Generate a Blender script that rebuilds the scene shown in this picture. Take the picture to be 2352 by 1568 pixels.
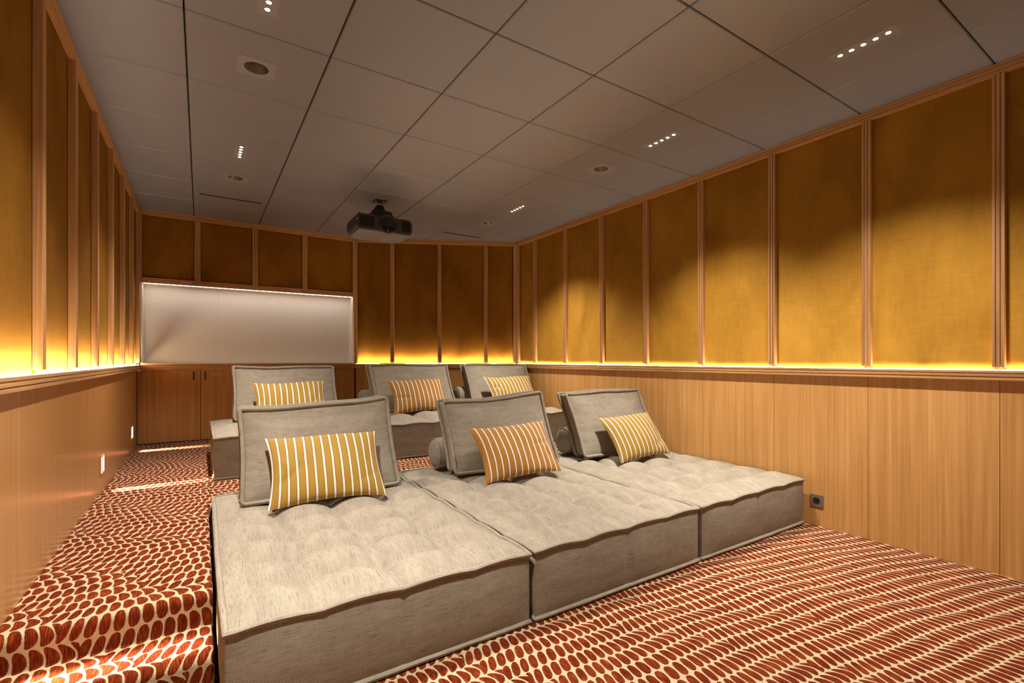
import bpy, math, random
import numpy as np
from mathutils import Matrix, Vector

for o in list(bpy.data.objects):
    bpy.data.objects.remove(o)
S = bpy.context.scene
COL = S.collection
PI = math.pi
random.seed(7)

# ---------------------------------------------------------------- camera
W_PX, H_PX = 2352, 1568
F_PX, YAW, CX, CY, CAM_Z = 1107.47, 0.5829, 1192.0, 824.6, 1.10
cam_d = bpy.data.cameras.new('camera')
cam = bpy.data.objects.new('camera', cam_d)
COL.objects.link(cam)
cam.location = (0, 0, CAM_Z)
cam.rotation_euler = (PI / 2, 0, -YAW)
cam_d.sensor_width = 36.0
cam_d.sensor_fit = 'HORIZONTAL'
cam_d.lens = F_PX * 36.0 / W_PX
cam_d.shift_x = -(CX - W_PX / 2) / W_PX
cam_d.shift_y = (CY - H_PX / 2) / W_PX
cam_d.clip_start = 0.02
S.camera = cam

# ---------------------------------------------------------------- world, exposure, light levels
wd = bpy.data.worlds.new('world')
S.world = wd
wd.use_nodes = True
wd.node_tree.nodes['Background'].inputs[0].default_value = (0.02, 0.018, 0.016, 1)
wd.node_tree.nodes['Background'].inputs[1].default_value = 0.1
S.view_settings.view_transform = 'Standard'
S.view_settings.look = 'None'
S.view_settings.exposure = 0.0
S.view_settings.gamma = 1.0
S.view_settings.use_curve_mapping = False
try:
    S.cycles.max_bounces = 8
    S.cycles.diffuse_bounces = 5
    S.cycles.glossy_bounces = 3
    S.cycles.sample_clamp_indirect = 4.0
    S.cycles.use_denoising = True
except Exception:
    pass
SPOT_W = 40.0            # each of the five tiny ceiling spots of a fixture, wide part
CORE_W = 150.0           # narrow core of the middle spot
SPOT_COL = (1.0, 0.925, 0.82)
LED_L = 110.0             # emission of the cove strips
LED_COL = (1.0, 0.80, 0.52)
WASH_W = 3.0             # upward wash of the cove strips, watts per metre
STEP_W = 100.0             # each beam of a step light
STEP_COL = (1.0, 0.80, 0.58)

# room numbers (metres): X to the right, Y to the back, Z up; front floor is z = 0
XL, XR = -0.505, 3.37            # front faces of the wall battens
REC = 0.03                       # panels and wainscot sit this far behind them
YB = 6.08                        # back wall
YF = -3.0                        # wall behind the camera
ZC = 2.60                        # ceiling
BX, BY, CX2, CY2 = 1.587, 6.08, 3.37, 5.167     # the slanted wall
ZP = 0.245                       # raised platform
RAIL0, RAIL1 = 0.992, 1.043
PW = 0.047                       # batten width

# ================================================================ node helpers
class V:
    """socket with arithmetic"""
    def __init__(s, nt, k): s.nt, s.k = nt, k
    def _m(s, op, *a):
        n = s.nt.nodes.new('ShaderNodeMath'); n.operation = op
        for i, x in enumerate((s,) + a):
            if isinstance(x, V): s.nt.links.new(x.k, n.inputs[i])
            else: n.inputs[i].default_value = x
        return V(s.nt, n.outputs[0])
    def __add__(s, o): return s._m('ADD', o)
    __radd__ = __add__
    def __sub__(s, o): return s._m('SUBTRACT', o)
    def __rsub__(s, o): return s._m('MULTIPLY', -1.0) + o
    def __mul__(s, o): return s._m('MULTIPLY', o)
    __rmul__ = __mul__
    def __truediv__(s, o): return s._m('DIVIDE', o)
    def sin(s): return s._m('SINE')
    def floor(s): return s._m('FLOOR')
    def frac(s): return s._m('FRACT')
    def abs(s): return s._m('ABSOLUTE')
    def pow(s, e): return s._m('POWER', e)
    def max(s, o): return s._m('MAXIMUM', o)
    def min(s, o): return s._m('MINIMUM', o)
    def step(s, a, b):
        n = s.nt.nodes.new('ShaderNodeMapRange'); n.interpolation_type = 'SMOOTHSTEP'
        s.nt.links.new(s.k, n.inputs['Value'])
        n.inputs['From Min'].default_value = a; n.inputs['From Max'].default_value = b
        return V(s.nt, n.outputs[0])


class Mat:
    def __init__(s, name, rough=0.5, color=(0.5, 0.5, 0.5), **kw):
        s.m = bpy.data.materials.new(name)
        s.m.use_nodes = True
        s.nt = s.m.node_tree
        s.b = s.nt.nodes['Principled BSDF']
        s.b.inputs['Roughness'].default_value = rough
        s.b.inputs['Base Color'].default_value = (*color, 1)
        for k, v in kw.items():
            s.b.inputs[k.replace('_', ' ')].default_value = v
    def node(s, t): return s.nt.nodes.new(t)
    def link(s, a, b): s.nt.links.new(a.k if isinstance(a, V) else a, b)
    def uv(s):
        n = s.node('ShaderNodeUVMap'); n.uv_map = 'UVMap'
        sp = s.node('ShaderNodeSeparateXYZ'); s.link(n.outputs[0], sp.inputs[0])
        return V(s.nt, sp.outputs[0]), V(s.nt, sp.outputs[1])
    def rnd(s):
        return V(s.nt, s.node('ShaderNodeObjectInfo').outputs['Random'])
    def vec(s, x, y, z=0.0):
        c = s.node('ShaderNodeCombineXYZ')
        for i, q in enumerate((x, y, z)):
            if isinstance(q, V): s.link(q, c.inputs[i])
            else: c.inputs[i].default_value = q
        return c.outputs[0]
    def noise(s, v, scale=1.0, detail=2.0, rough=0.5, dist=0.0):
        n = s.node('ShaderNodeTexNoise'); s.link(v, n.inputs['Vector'])
        n.inputs['Scale'].default_value = scale; n.inputs['Detail'].default_value = detail
        n.inputs['Roughness'].default_value = rough; n.inputs['Distortion'].default_value = dist
        return V(s.nt, n.outputs[0])
    def mix(s, f, a, b):
        n = s.node('ShaderNodeMix'); n.data_type = 'RGBA'
        for q, i in ((f, 0), (a, 6), (b, 7)):
            if isinstance(q, V): s.link(q, n.inputs[i])
            elif isinstance(q, (tuple, list)): n.inputs[i].default_value = (*q[:3], 1)
            elif isinstance(q, (int, float)): n.inputs[i].default_value = q
            else: s.link(q, n.inputs[i])
        return n.outputs[2]
    def ramp(s, f, stops):
        n = s.node('ShaderNodeValToRGB'); s.link(f, n.inputs[0])
        e = n.color_ramp.elements
        while len(e) > 1: e.remove(e[-1])
        e[0].position, e[0].color = stops[0][0], (*stops[0][1], 1)
        for p, c in stops[1:]:
            q = e.new(p); q.color = (*c, 1)
        return n.outputs[0]
    def color(s, c): s.link(c, s.b.inputs['Base Color'])
    def bump(s, h, strength=0.3, dist=0.002):
        n = s.node('ShaderNodeBump'); s.link(h, n.inputs['Height'])
        n.inputs['Strength'].default_value = strength; n.inputs['Distance'].default_value = dist
        s.link(n.outputs[0], s.b.inputs['Normal'])
        return n


# ================================================================ materials
def mat_linen():
    m = Mat('greige_linen', 0.95, Specular_IOR_Level=0.2)
    u, v = m.uv()
    r = m.rnd() * 13.0
    slub = m.noise(m.vec(u * 22.0 + r, v * 620.0), 1.0, 2.0, 0.5)           # dark threads along u
    slub2 = m.noise(m.vec(u * 560.0, v * 26.0 + r), 1.0, 2.0, 0.5)          # pale threads along v
    big = m.noise(m.vec(u * 4.0 + r, v * 22.0), 1.0, 3.0)
    tw = ((u + v) * (2 * PI / 0.0062)).sin() * 0.5 + 0.5
    tw2 = ((u - v * 0.3) * (2 * PI / 0.0047)).sin() * 0.5 + 0.5
    t = slub * 0.36 + slub2 * 0.26 + tw * 0.17 + tw2 * 0.07 + big * 0.22 - 0.02
    c = m.ramp(t, [(0.28, (0.125, 0.100, 0.073)), (0.50, (0.285, 0.242, 0.187)), (0.72, (0.45, 0.395, 0.318))])
    dash = m.noise(m.vec(u * 15.0 + r + 7.0, v * 430.0), 1.0, 2.0, 0.5).step(0.54, 0.70)
    m.color(m.mix(dash * 0.62, c, (0.105, 0.080, 0.056)))
    m.bump(tw * 0.5 + slub * 0.5 + slub2 * 0.4, 0.35, 0.0008)
    return m.m

def mat_stripe(name, base, base2, line):
    m = Mat(name, 0.85, Sheen_Weight=0.12)
    u, v = m.uv()
    w = m.noise(m.vec(u * 6.0, v * 6.0), 1.0, 2.0)
    x = (u + (w - 0.5) * 0.006) / 0.0445
    f = (x.frac() - 0.5).abs() * 0.0445                    # distance from stripe centre, metres
    edge = m.noise(m.vec(u * 150.0, v * 150.0), 1.0, 2.0)
    d = f + (edge - 0.5) * 0.0016
    white = 1.0 - d.step(0.0046, 0.0052)
    red = (1.0 - d.step(0.0068, 0.0076)) - white
    weave = m.noise(m.vec(u * 900.0, v * 300.0), 1.0, 1.0)
    tone = m.noise(m.vec(u * 30.0, v * 30.0), 1.0, 3.0)
    cb = m.mix(weave * 0.6 + tone * 0.4, base2, base)
    c1 = m.mix(red.max(0.0), cb, line)
    c2 = m.mix(white, c1, (0.70, 0.62, 0.54))
    m.color(c2)
    fold = m.noise(m.vec(u * 9.0, v * 5.0), 1.0, 3.0, 0.5, 0.6)
    m.bump(fold * 1.0 + weave * 0.02, 0.35, 0.012)
    return m.m

def mat_carpet():
    m = Mat('rust_patterned_carpet', 0.95, Specular_IOR_Level=0.1)
    u, v = m.uv()
    n1 = m.noise(m.vec(u * 2.2, v * 2.2), 1.0, 1.0) - 0.5
    y0 = v + ((u - 2.9).max(0.0)).pow(2.0) * 0.07
    y = y0 + (u * (2 * PI / 0.62) + v * 4.0).sin() * 0.006 + n1 * 0.035
    row = (y / 0.0735).floor()
    fy = (y / 0.0735).frac()
    ph = u / 0.47 + row * 0.11 + n1 * 0.8 + v * 0.5
    saw = ph.frac()                                           # fan: slant grows, then jumps
    sl = (saw - 0.55) * 1.15
    bend = saw * saw * saw * (fy - 0.5) * (fy - 0.5) * 2.6
    jit = ((row * 12.9898).sin() * 43758.5).frac()
    xx = u / 0.0372 + (row * 0.5) + jit * 0.3 + sl * (fy - 0.5) * 1.2 + bend + n1 * 2.2
    fx = (xx.frac() * 2.0 - 1.0).abs()
    cell = xx.floor()
    b = (fy * 2.0 - 1.0).abs()
    cj = ((cell * 7.13 + row * 3.7).sin() * 1731.7).frac()
    wide = (1.0 - b.pow(2.6)).max(0.0).pow(0.55) * (0.90 - cj * 0.10)
    fz = m.noise(m.vec(u * 330.0, v * 120.0), 1.0, 2.0)
    sgn = wide - fx + (fz - 0.5) * 0.22 - b.step(0.86, 1.02) * 0.25
    mask = sgn.step(-0.05, 0.06)
    st = m.noise(m.vec(u * 300.0, v * 26.0), 1.0, 2.0)
    tone = m.noise(m.vec(u * 9.0, v * 9.0), 1.0, 2.0)
    red = m.ramp(st * 0.75 + tone * 0.25, [(0.34, (0.058, 0.0065, 0.0016)), (0.50, (0.125, 0.0150, 0.0030)), (0.68, (0.27, 0.052, 0.010))])
    cream = m.mix(m.noise(m.vec(u * 120.0, v * 120.0), 1.0, 2.0), (0.40, 0.30, 0.172), (0.54, 0.425, 0.27))
    m.color(m.mix(mask, cream, red))
    pile = m.noise(m.vec(u * 500.0, v * 500.0), 1.0, 2.0)
    m.bump(pile + mask * 0.5, 0.5, 0.002)
    return m.m

def mat_wood(name, dark, mid, light, rough, scale=1.0, coat=0.0, figure=0.5):
    """grain runs along u"""
    m = Mat(name, rough, Coat_Weight=coat, Coat_Roughness=0.22)
    u, v = m.uv()
    r = m.rnd() * 17.0
    fine = m.noise(m.vec(u * 3.0 * scale + r, v * 320.0 * scale), 1.0, 3.0, 0.65)
    med = m.noise(m.vec(u * 0.7 * scale, v * 60.0 * scale + r), 1.0, 2.0, 0.5, 0.2)
    wav = m.noise(m.vec(u * 0.45 * scale + r, v * 9.0 * scale), 1.0, 2.0, 0.5, 0.3)
    ring = (wav * 30.0).sin() * 0.5 + 0.5
    t = fine * 0.42 + med * 0.40 + ring * 0.16 * figure + wav * 0.12
    c = m.ramp(t, [(0.33, dark), (0.54, mid), (0.74, light)])
    m.color(c)
    m.bump(fine, 0.12, 0.0006)
    return m.m

def mat_velvet(name, nap, gain, warm=(1.0, 1.0)):
    m = Mat(name, 0.75, Sheen_Weight=0.05, Sheen_Roughness=0.45, Specular_IOR_Level=0.08)
    u, v = m.uv()                                # u up, v along the wall
    r = m.rnd()
    cloud = m.noise(m.vec(u * 1.6 + r * 31.0, v * 3.0), 1.0, 3.0, 0.55, 0.6)
    streak = m.noise(m.vec(u * 60.0, v * 7.0 + r * 9.0), 1.0, 3.0, 0.6)
    brush = m.noise(m.vec(u * 9.0, v * 50.0 + r * 5.0), 1.0, 2.0)
    t = cloud * 0.66 + streak * 0.17 + brush * 0.17
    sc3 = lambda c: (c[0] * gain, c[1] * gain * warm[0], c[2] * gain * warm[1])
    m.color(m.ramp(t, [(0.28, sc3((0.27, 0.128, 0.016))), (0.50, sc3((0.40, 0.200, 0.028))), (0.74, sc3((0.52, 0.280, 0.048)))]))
    m.b.inputs['Sheen Tint'].default_value = (0.95, 0.62, 0.18, 1)
    # the pile stands slightly upwards, a little differently on every panel
    k = r * 0.16 + cloud * 0.30 + nap
    g = m.node('ShaderNodeNewGeometry')
    sc = m.node('ShaderNodeVectorMath'); sc.operation = 'SCALE'
    sc.inputs[0].default_value = (0, 0, -1); m.link(k, sc.inputs['Scale'])
    ad = m.node('ShaderNodeVectorMath'); ad.operation = 'ADD'
    m.link(g.outputs['Normal'], ad.inputs[0]); m.link(sc.outputs[0], ad.inputs[1])
    nn = m.node('ShaderNodeVectorMath'); nn.operation = 'NORMALIZE'; m.link(ad.outputs[0], nn.inputs[0])
    bp = m.node('ShaderNodeBump'); bp.inputs['Strength'].default_value = 0.25; bp.inputs['Distance'].default_value = 0.004
    m.link(streak * 0.5 + cloud, bp.inputs['Height']); m.link(nn.outputs[0], bp.inputs['Normal'])
    m.link(bp.outputs[0], m.b.inputs['Normal'])
    return m.m

def mat_ceiling():
    m = Mat('grey_metal_ceiling_tile', 0.42, Metallic=0.15)
    u, v = m.uv()
    n = m.noise(m.vec(u * 1.3, v * 1.3), 1.0, 3.0, 0.5)
    dust = m.noise(m.vec(u * 7.0, v * 7.0), 1.0, 3.0, 0.6)
    m.color(m.mix(n * 0.7 + dust * 0.3, (0.228, 0.250, 0.320), (0.275, 0.302, 0.380)))
    pin = ((u * (2 * PI / 0.004)).sin() * (v * (2 * PI / 0.004)).sin())
    m.bump(pin, 0.06, 0.0003)
    return m.m

def plain(name, color, rough=0.5, **kw):
    m = Mat(name, rough, color, **kw)
    u, v = m.uv()
    n = m.noise(m.vec(u * 40.0, v * 40.0), 1.0, 2.0)
    m.color(m.mix(n, tuple(c * 0.93 for c in color), tuple(min(1, c * 1.06) for c in color)))
    return m.m

def emis(name, color, strength):
    m = Mat(name, 0.5, (0.8, 0.8, 0.8))
    m.b.inputs['Emission Color'].default_value = (*color, 1)
    m.b.inputs['Emission Strength'].default_value = strength
    return m.m

M = dict(
    linen=mat_linen(),
    yellow=mat_stripe('mustard_striped_cotton', (0.335, 0.196, 0.014), (0.27, 0.148, 0.010), (0.14, 0.022, 0.010)),
    ochre=mat_stripe('ochre_striped_cotton', (0.375, 0.165, 0.010), (0.29, 0.115, 0.006), (0.09, 0.02, 0.015)),
    carpet=mat_carpet(),
    oak=mat_wood('oak_trim', (0.34, 0.160, 0.060), (0.55, 0.295, 0.120), (0.68, 0.41, 0.185), 0.42),
    veneer=mat_wood('oak_veneer', (0.44, 0.205, 0.056), (0.60, 0.312, 0.100), (0.73, 0.42, 0.165), 0.36, 0.9, 0.10, 0.45),
    veneer_gloss=mat_wood('polished_oak_veneer', (0.40, 0.185, 0.054), (0.54, 0.27, 0.088), (0.66, 0.36, 0.13), 0.30, 0.9, 0.45, 0.3),
    velvet=mat_velvet('gold_velvet', -0.72, 1.0, (0.97, 0.8)),
    velvet_shaded=mat_velvet('gold_velvet_shaded', 0.0, 0.50, (0.86, 0.45)),  # same gold velvet, shade of the dimmer walls put into its colour
    ceil=mat_ceiling(),
    gap=plain('black_ceiling_gap', (0.006, 0.005, 0.005), 0.9),
    plate=plain('grey_light_plate', (0.30, 0.325, 0.385), 0.5),
    cone=plain('grey_reflector', (0.34, 0.33, 0.33), 0.28, Metallic=0.7),
    dark=plain('black_plastic', (0.012, 0.012, 0.013), 0.35),
    darkmat=plain('black_mesh', (0.006, 0.006, 0.006), 0.8),
    charcoal=plain('charcoal_plastic', (0.035, 0.034, 0.034), 0.45),
    projgrey=plain('grey_projector_plastic', (0.165, 0.175, 0.205), 0.4),
    lens=plain('lens_glass', (0.01, 0.01, 0.012), 0.05),
    chrome=plain('polished_metal', (0.7, 0.68, 0.66), 0.15, Metallic=1.0),
    white=plain('white_paint', (0.84, 0.80, 0.75), 0.55),
    bronze=plain('bronze_metal', (0.21, 0.155, 0.115), 0.4, Metallic=0.25),
    sticker=plain('pink_label_paper', (0.62, 0.38, 0.36), 0.6),
    spot=emis('spot_led', (1.0, 0.93, 0.83), 16.0),
    led=emis('cove_led', LED_COL, LED_L),
    step=emis('step_led', (1.0, 0.88, 0.72), 9.0),
    nicheglow=emis('added_niche_glow', (1.0, 0.92, 0.84), 48.0),  # glow added to brighten the niche
    blue=emis('blue_indicator', (0.05, 0.08, 1.0), 0.5),
    backing=plain('dark_wall_lining', (0.06, 0.035, 0.012), 0.9),
    screen=plain('projection_fabric', (0.30, 0.28, 0.26), 0.9),
)

# ================================================================ mesh helpers
class MB:
    def __init__(s): s.v, s.f, s.uv, s.sm = [], [], [], []
    def face(s, pts, uvs, smooth=False):
        i = len(s.v); s.v += [tuple(p) for p in pts]
        s.f.append(tuple(range(i, i + len(pts)))); s.uv += [tuple(q) for q in uvs]; s.sm.append(smooth)
    def grid(s, P, UV, smooth=True, flip=False, wrap_u=False):
        """P: array (n, m, 3), UV: array (n, m, 2)"""
        n, m = P.shape[:2]; i0 = len(s.v)
        s.v += [tuple(map(float, p)) for p in P.reshape(-1, 3)]
        for a in range(n - 1):
            for b in range(m - 1):
                q = [(a, b), (a + 1, b), (a + 1, b + 1), (a, b + 1)]
                if flip: q.reverse()
                s.f.append(tuple(i0 + x * m + y for x, y in q))
                s.uv += [tuple(map(float, UV[x, y])) for x, y in q]; s.sm.append(smooth)
    def box(s, x0, x1, y0, y1, z0, z1, grain='z', uo=None, skip=''):
        if uo is None: uo = (random.random() * 5, random.random() * 5)
        lo, hi = (x0, y0, z0), (x1, y1, z1)
        g = 'xyz'.index(grain)
        for ax in range(3):
            for side in (0, 1):
                if ('xyz'[ax] + '-+'[side]) in skip.split(): continue
                a, b = [k for k in range(3) if k != ax]
                c = [(lo, lo), (hi, lo), (hi, hi), (lo, hi)]
                pts = []
                for p, q in c:
                    t = [0, 0, 0]; t[ax] = (lo, hi)[side][ax]; t[a] = p[a]; t[b] = q[b]; pts.append(t)
                # outward normal of (a,b) order is +ax when (a,b,ax) is cyclic
                cyc = (ax, a, b) in ((0, 1, 2), (2, 0, 1))
                if ax == 1: cyc = False
                if cyc != bool(side): pts = pts[::-1]
                if g == ax: uu, vv = a, b
                else: uu = g; vv = a if b == g else b
                s.face(pts, [(t[uu] + uo[0], t[vv] + uo[1]) for t in pts])
        return s
    def extrude(s, prof, L0, L1, place, closed=True, caps=True):
        """prof: list of 2-D points; place(a, b, l) -> xyz; grain along l"""
        n = len(prof); d = [0.0]
        for i in range(n): 
            p, q = prof[i], prof[(i + 1) % n]; d.append(d[-1] + math.hypot(q[0] - p[0], q[1] - p[1]))
        uo = (random.random() * 5, random.random() * 5)
        for i in range(n if closed else n - 1):
            p, q = prof[i], prof[(i + 1) % n]
            s.face([place(*p, L0), place(*q, L0), place(*q, L1), place(*p, L1)],
                   [(L0 + uo[0], d[i] + uo[1]), (L0 + uo[0], d[i + 1] + uo[1]), (L1 + uo[0], d[i + 1] + uo[1]), (L1 + uo[0], d[i] + uo[1])])
        if caps and closed:
            s.face([place(*p, L0) for p in prof][::-1], [p for p in prof][::-1])
            s.face([place(*p, L1) for p in prof], prof)
        return s
    def tube(s, path, r, n=8, closed=True):
        P = np.array(path, float); m = len(P)
        nx = np.roll(P, -1, 0) - np.roll(P, 1, 0)
        if not closed: nx[0] = P[1] - P[0]; nx[-1] = P[-1] - P[-2]
        nx /= np.linalg.norm(nx, axis=1)[:, None]
        ref = np.array([0.13, 0.21, 0.97])
        A = np.cross(nx, ref); A /= np.linalg.norm(A, axis=1)[:, None]
        B = np.cross(A, nx)
        th = np.linspace(0, 2 * PI, n + 1)
        G = P[:, None, :] + r * (np.cos(th)[None, :, None] * A[:, None, :] + np.sin(th)[None, :, None] * B[:, None, :])
        dd = np.concatenate([[0], np.cumsum(np.linalg.norm(np.diff(P, axis=0), axis=1))])
        if closed:
            G = np.concatenate([G, G[:1]]); dd = np.append(dd, dd[-1] + np.linalg.norm(P[0] - P[-1]))
        UV = np.stack([np.repeat(dd[:, None], n + 1, 1), np.repeat((th * r)[None], len(dd), 0)], -1)
        s.grid(G, UV, True)
        if not closed:
            for k, fl in ((0, True), (-1, False)):
                c = [tuple(p) for p in G[k][:-1]]
                s.face(c[::-1] if fl else c, [(0, 0)] * n)
        return s
    def lathe(s, prof, c, n=32, axis='z', smooth=True):
        """prof: list of (r, h)"""
        th = np.linspace(0, 2 * PI, n + 1); G = []
        for r, h in prof:
            if axis == 'z': G.append(np.stack([c[0] + r * np.cos(th), c[1] + r * np.sin(th), np.full(n + 1, c[2] + h)], -1))
            elif axis == 'y': G.append(np.stack([c[0] + r * np.cos(th), np.full(n + 1, c[1] + h), c[2] + r * np.sin(th)], -1))
            else: G.append(np.stack([np.full(n + 1, c[0] + h), c[1] + r * np.cos(th), c[2] + r * np.sin(th)], -1))
        G = np.array(G)
        UV = np.stack([np.repeat(np.cumsum([0] + [math.hypot(prof[i + 1][0] - prof[i][0], prof[i + 1][1] - prof[i][1]) for i in range(len(prof) - 1)])[:, None], n + 1, 1),
                       np.repeat((th * max(p[0] for p in prof))[None], len(prof), 0)], -1)
        s.grid(G, UV, smooth)
        return s
    def plate_hole(s, cx, cy, hw, hh, r, z, n=24, up=False):
        """square plate with a round hole, facing down"""
        ring_o, ring_i = [], []
        for k in range(n):
            t = 2 * PI * (k + 0.5) / n; c, q = math.cos(t), math.sin(t)
            m = min(hw / abs(c) if abs(c) > 1e-9 else 9, hh / abs(q) if abs(q) > 1e-9 else 9)
            ring_o.append((cx + c * m, cy + q * m, z)); ring_i.append((cx + c * r, cy + q * r, z))
        # add the true corners so the outline stays square
        for k in range(n):
            a, b = ring_o[k], ring_o[(k + 1) % n]; i, j = ring_i[k], ring_i[(k + 1) % n]
            pts = [a, i, j, b]
            ca = abs(abs(a[0] - cx) - hw) < 1e-6; cb = abs(abs(b[0] - cx) - hw) < 1e-6
            if ca != cb:
                corner = (cx + math.copysign(hw, (a if ca else b)[0] - cx), cy + math.copysign(hh, (b if ca else a)[1] - cy), z)
                pts = [a, i, j, b, corner]
            if up: pts = pts[::-1]
            s.face(pts, [(p[0], p[1]) for p in pts])
    def build(s, name, mat, parent=None, loc=(0, 0, 0), rot=(0, 0, 0), bevel=0, seg=2, weld=False, subsurf=0):
        me = bpy.data.meshes.new(name)
        me.from_pydata(s.v, [], s.f)
        ul = me.uv_layers.new(name='UVMap')
        ul.data.foreach_set('uv', np.array(s.uv, np.float32).ravel())
        me.polygons.foreach_set('use_smooth', np.array(s.sm, bool))
        me.materials.append(M[mat])
        o = bpy.data.objects.new(name, me); COL.objects.link(o)
        o.location = loc; o.rotation_euler = rot
        if parent: o.parent = parent
        if weld or bevel:
            w = o.modifiers.new('weld', 'WELD'); w.merge_threshold = 1e-5
        if bevel:
            b = o.modifiers.new('bevel', 'BEVEL'); b.width = bevel; b.segments = seg; b.limit_method = 'ANGLE'; b.angle_limit = 0.7
        me.validate(); me.update()
        return o


def tag(o, label, cat, group=None):
    o['label'] = label; o['category'] = cat
    if group: o['group'] = group
    return o

def empty(name, loc, rotz=0.0):
    o = bpy.data.objects.new(name, None); COL.objects.link(o)
    o.location = loc; o.rotation_euler = (0, 0, rotz); o.empty_display_size = 0.1
    return o

def struct(o):
    o['kind'] = 'structure'; return o

_tn = [0]
def trim_name():
    _tn[0] += 1; return 'trim_%d' % _tn[0]

# ================================================================ the room shell
ORD = ['first', 'second', 'third', 'fourth', 'fifth', 'sixth', 'seventh', 'eighth', 'ninth', 'tenth', 'eleventh', 'twelfth']

def fluted(w, d):
    """batten outline: width w (a), standing from b = d (wall) to b = 0 (front), two grooves on the front"""
    h = w / 2; g = 0.0055; q = w * 0.185
    return [(-h, d), (-h, 0), (-q - g / 2, 0), (-q - g / 2, 0.007), (-q + g / 2, 0.007), (-q + g / 2, 0),
            (q - g / 2, 0), (q - g / 2, 0.007), (q + g / 2, 0.007), (q + g / 2, 0), (h, 0), (h, d)]

def batten(mb, x, z0, z1, w=PW, d=REC):
    mb.extrude(fluted(w, d), z0, z1, lambda a, b, l: (x + a, b, l))

def hmould(mb, x0, x1, z0, z1, d, front=0.0):
    """horizontal moulding with two grooves"""
    zc = (z0 + z1) / 2
    mb.extrude([(-a, b + front) for a, b in fluted(z1 - z0, d - front)], x0, x1, lambda a, b, l: (l, b, zc + a))

def wall(side, origin, rotz, L, posts, panels, dado_seams, z_floor, dado_mat, lab, order_from, hole=None, corner=()):
    """local x along the wall, y into it, z up; y = 0 is the batten front plane"""
    loc = (origin[0], origin[1], 0); rot = (0, 0, rotz)
    # lining + wainscot with fine open joints
    mb = MB()
    mb.box(0, L, REC + 0.028, REC + 0.10, z_floor, ZC, 'z')
    w = struct(mb.build('wall_' + side, 'backing', None, loc, rot))
    seams = [0.0] + sorted(dado_seams) + [L]
    md = MB()
    for a, b in zip(seams[:-1], seams[1:]):
        md.box(a + 0.0012, b - 0.0012, REC, REC + 0.028, z_floor, RAIL1 - 0.024, 'z')
    d = md.build('wainscot', dado_mat, w); 
    # rail (moulded front, open channel behind it for the light strip)
    mr = MB()
    zc = (RAIL0 + RAIL1) / 2
    prf = [(b, zc - a) for a, b in fluted(RAIL1 - RAIL0, REC)][1:-1][::-1]
    prf = [(REC, RAIL0)] + prf + [(0.006, RAIL1), (0.006, RAIL1 - 0.022), (REC, RAIL1 - 0.022)]
    mr.extrude(prf, 0, L, lambda a, b, l: (l, a, b))
    struct(mr.build(trim_name(), 'oak', None, loc, rot, 0.0015))
    mt = MB(); hmould(mt, 0, L, 2.546, ZC, REC)
    struct(mt.build(trim_name(), 'oak', None, loc, rot, 0.0015))
    for x in posts:
        mp = MB(); batten(mp, x, RAIL1 + 0.016, 2.546)
        struct(mp.build(trim_name(), 'oak', None, loc, rot, 0.0012))
    for x, ww in corner:
        mp = MB(); mp.box(x - ww / 2, x + ww / 2, 0.0, REC, RAIL1 + 0.016, 2.546, 'z')
        struct(mp.build(trim_name(), 'oak', None, loc, rot, 0.002))
    # velvet panels, softly padded
    for i, (a, b) in enumerate(panels):
        n, m = 14, 5
        zs = np.linspace(RAIL1 - 0.021, 2.56, n); xs = np.linspace(0, b - a, m)
        P = np.zeros((n, m, 3)); UV = np.zeros((n, m, 2))
        for k in range(n):
            for j in range(m):
                e = math.sin(PI * j / (m - 1)) ** 0.5 * math.sin(PI * min(1, max(0, k / (n - 1)))) ** 0.4
                P[k, j] = (xs[j] - (b - a) / 2, REC + 0.001 - 0.004 * e, zs[k] - zs[0]); UV[k, j] = (zs[k], a + xs[j])
        mp = MB(); mp.grid(P, UV, True, flip=True)
        x1 = (b - a) / 2; z1 = zs[-1] - zs[0]
        mp.box(-x1, x1, REC + 0.001, REC + 0.024, 0, z1, 'z', skip='y-')
        c, s_ = math.cos(rotz), math.sin(rotz); mx = (a + b) / 2
        o = mp.build('wall_panel', 'velvet' if side == 'right' else 'velvet_shaded', None, (origin[0] + c * mx, origin[1] + s_ * mx, zs[0]), rot)
        tag(o, lab(i, len(panels)), 'wall panel', 'gold velvet panels of the ' + order_from)
    # light strip lying in the channel behind the rail
    c, s_ = math.cos(rotz), math.sin(rotz)
    st = MB()
    ps = [(0.01, 0.0085, RAIL1 + 0.0035), (L - 0.01, 0.0085, RAIL1 + 0.0035), (L - 0.01, 0.017, RAIL1 - 0.010), (0.01, 0.017, RAIL1 - 0.010)]
    st.face(ps, [(p[0], p[1]) for p in ps])
    ps = [(p[0], p[1] - 0.0008, p[2] - 0.0008) for p in ps][::-1]
    o = st.build('light_strip', 'led', None, loc, rot)
    ld = bpy.data.lights.new('strip_wash', 'AREA'); ld.shape = 'RECTANGLE'; ld.size = L - 0.04; ld.size_y = 0.010
    ld.spread = math.radians(22); ld.energy = WASH_W * L; ld.color = LED_COL
    lo = bpy.data.objects.new('strip_wash', ld); COL.objects.link(lo); lo.parent = o
    lo.location = (L / 2, 0.0145, RAIL1 - 0.006); lo.rotation_euler = (PI - math.radians(12), 0, 0)       # leans towards the panels
    return w

P0 = 0.703; DP = 0.5815
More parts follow.
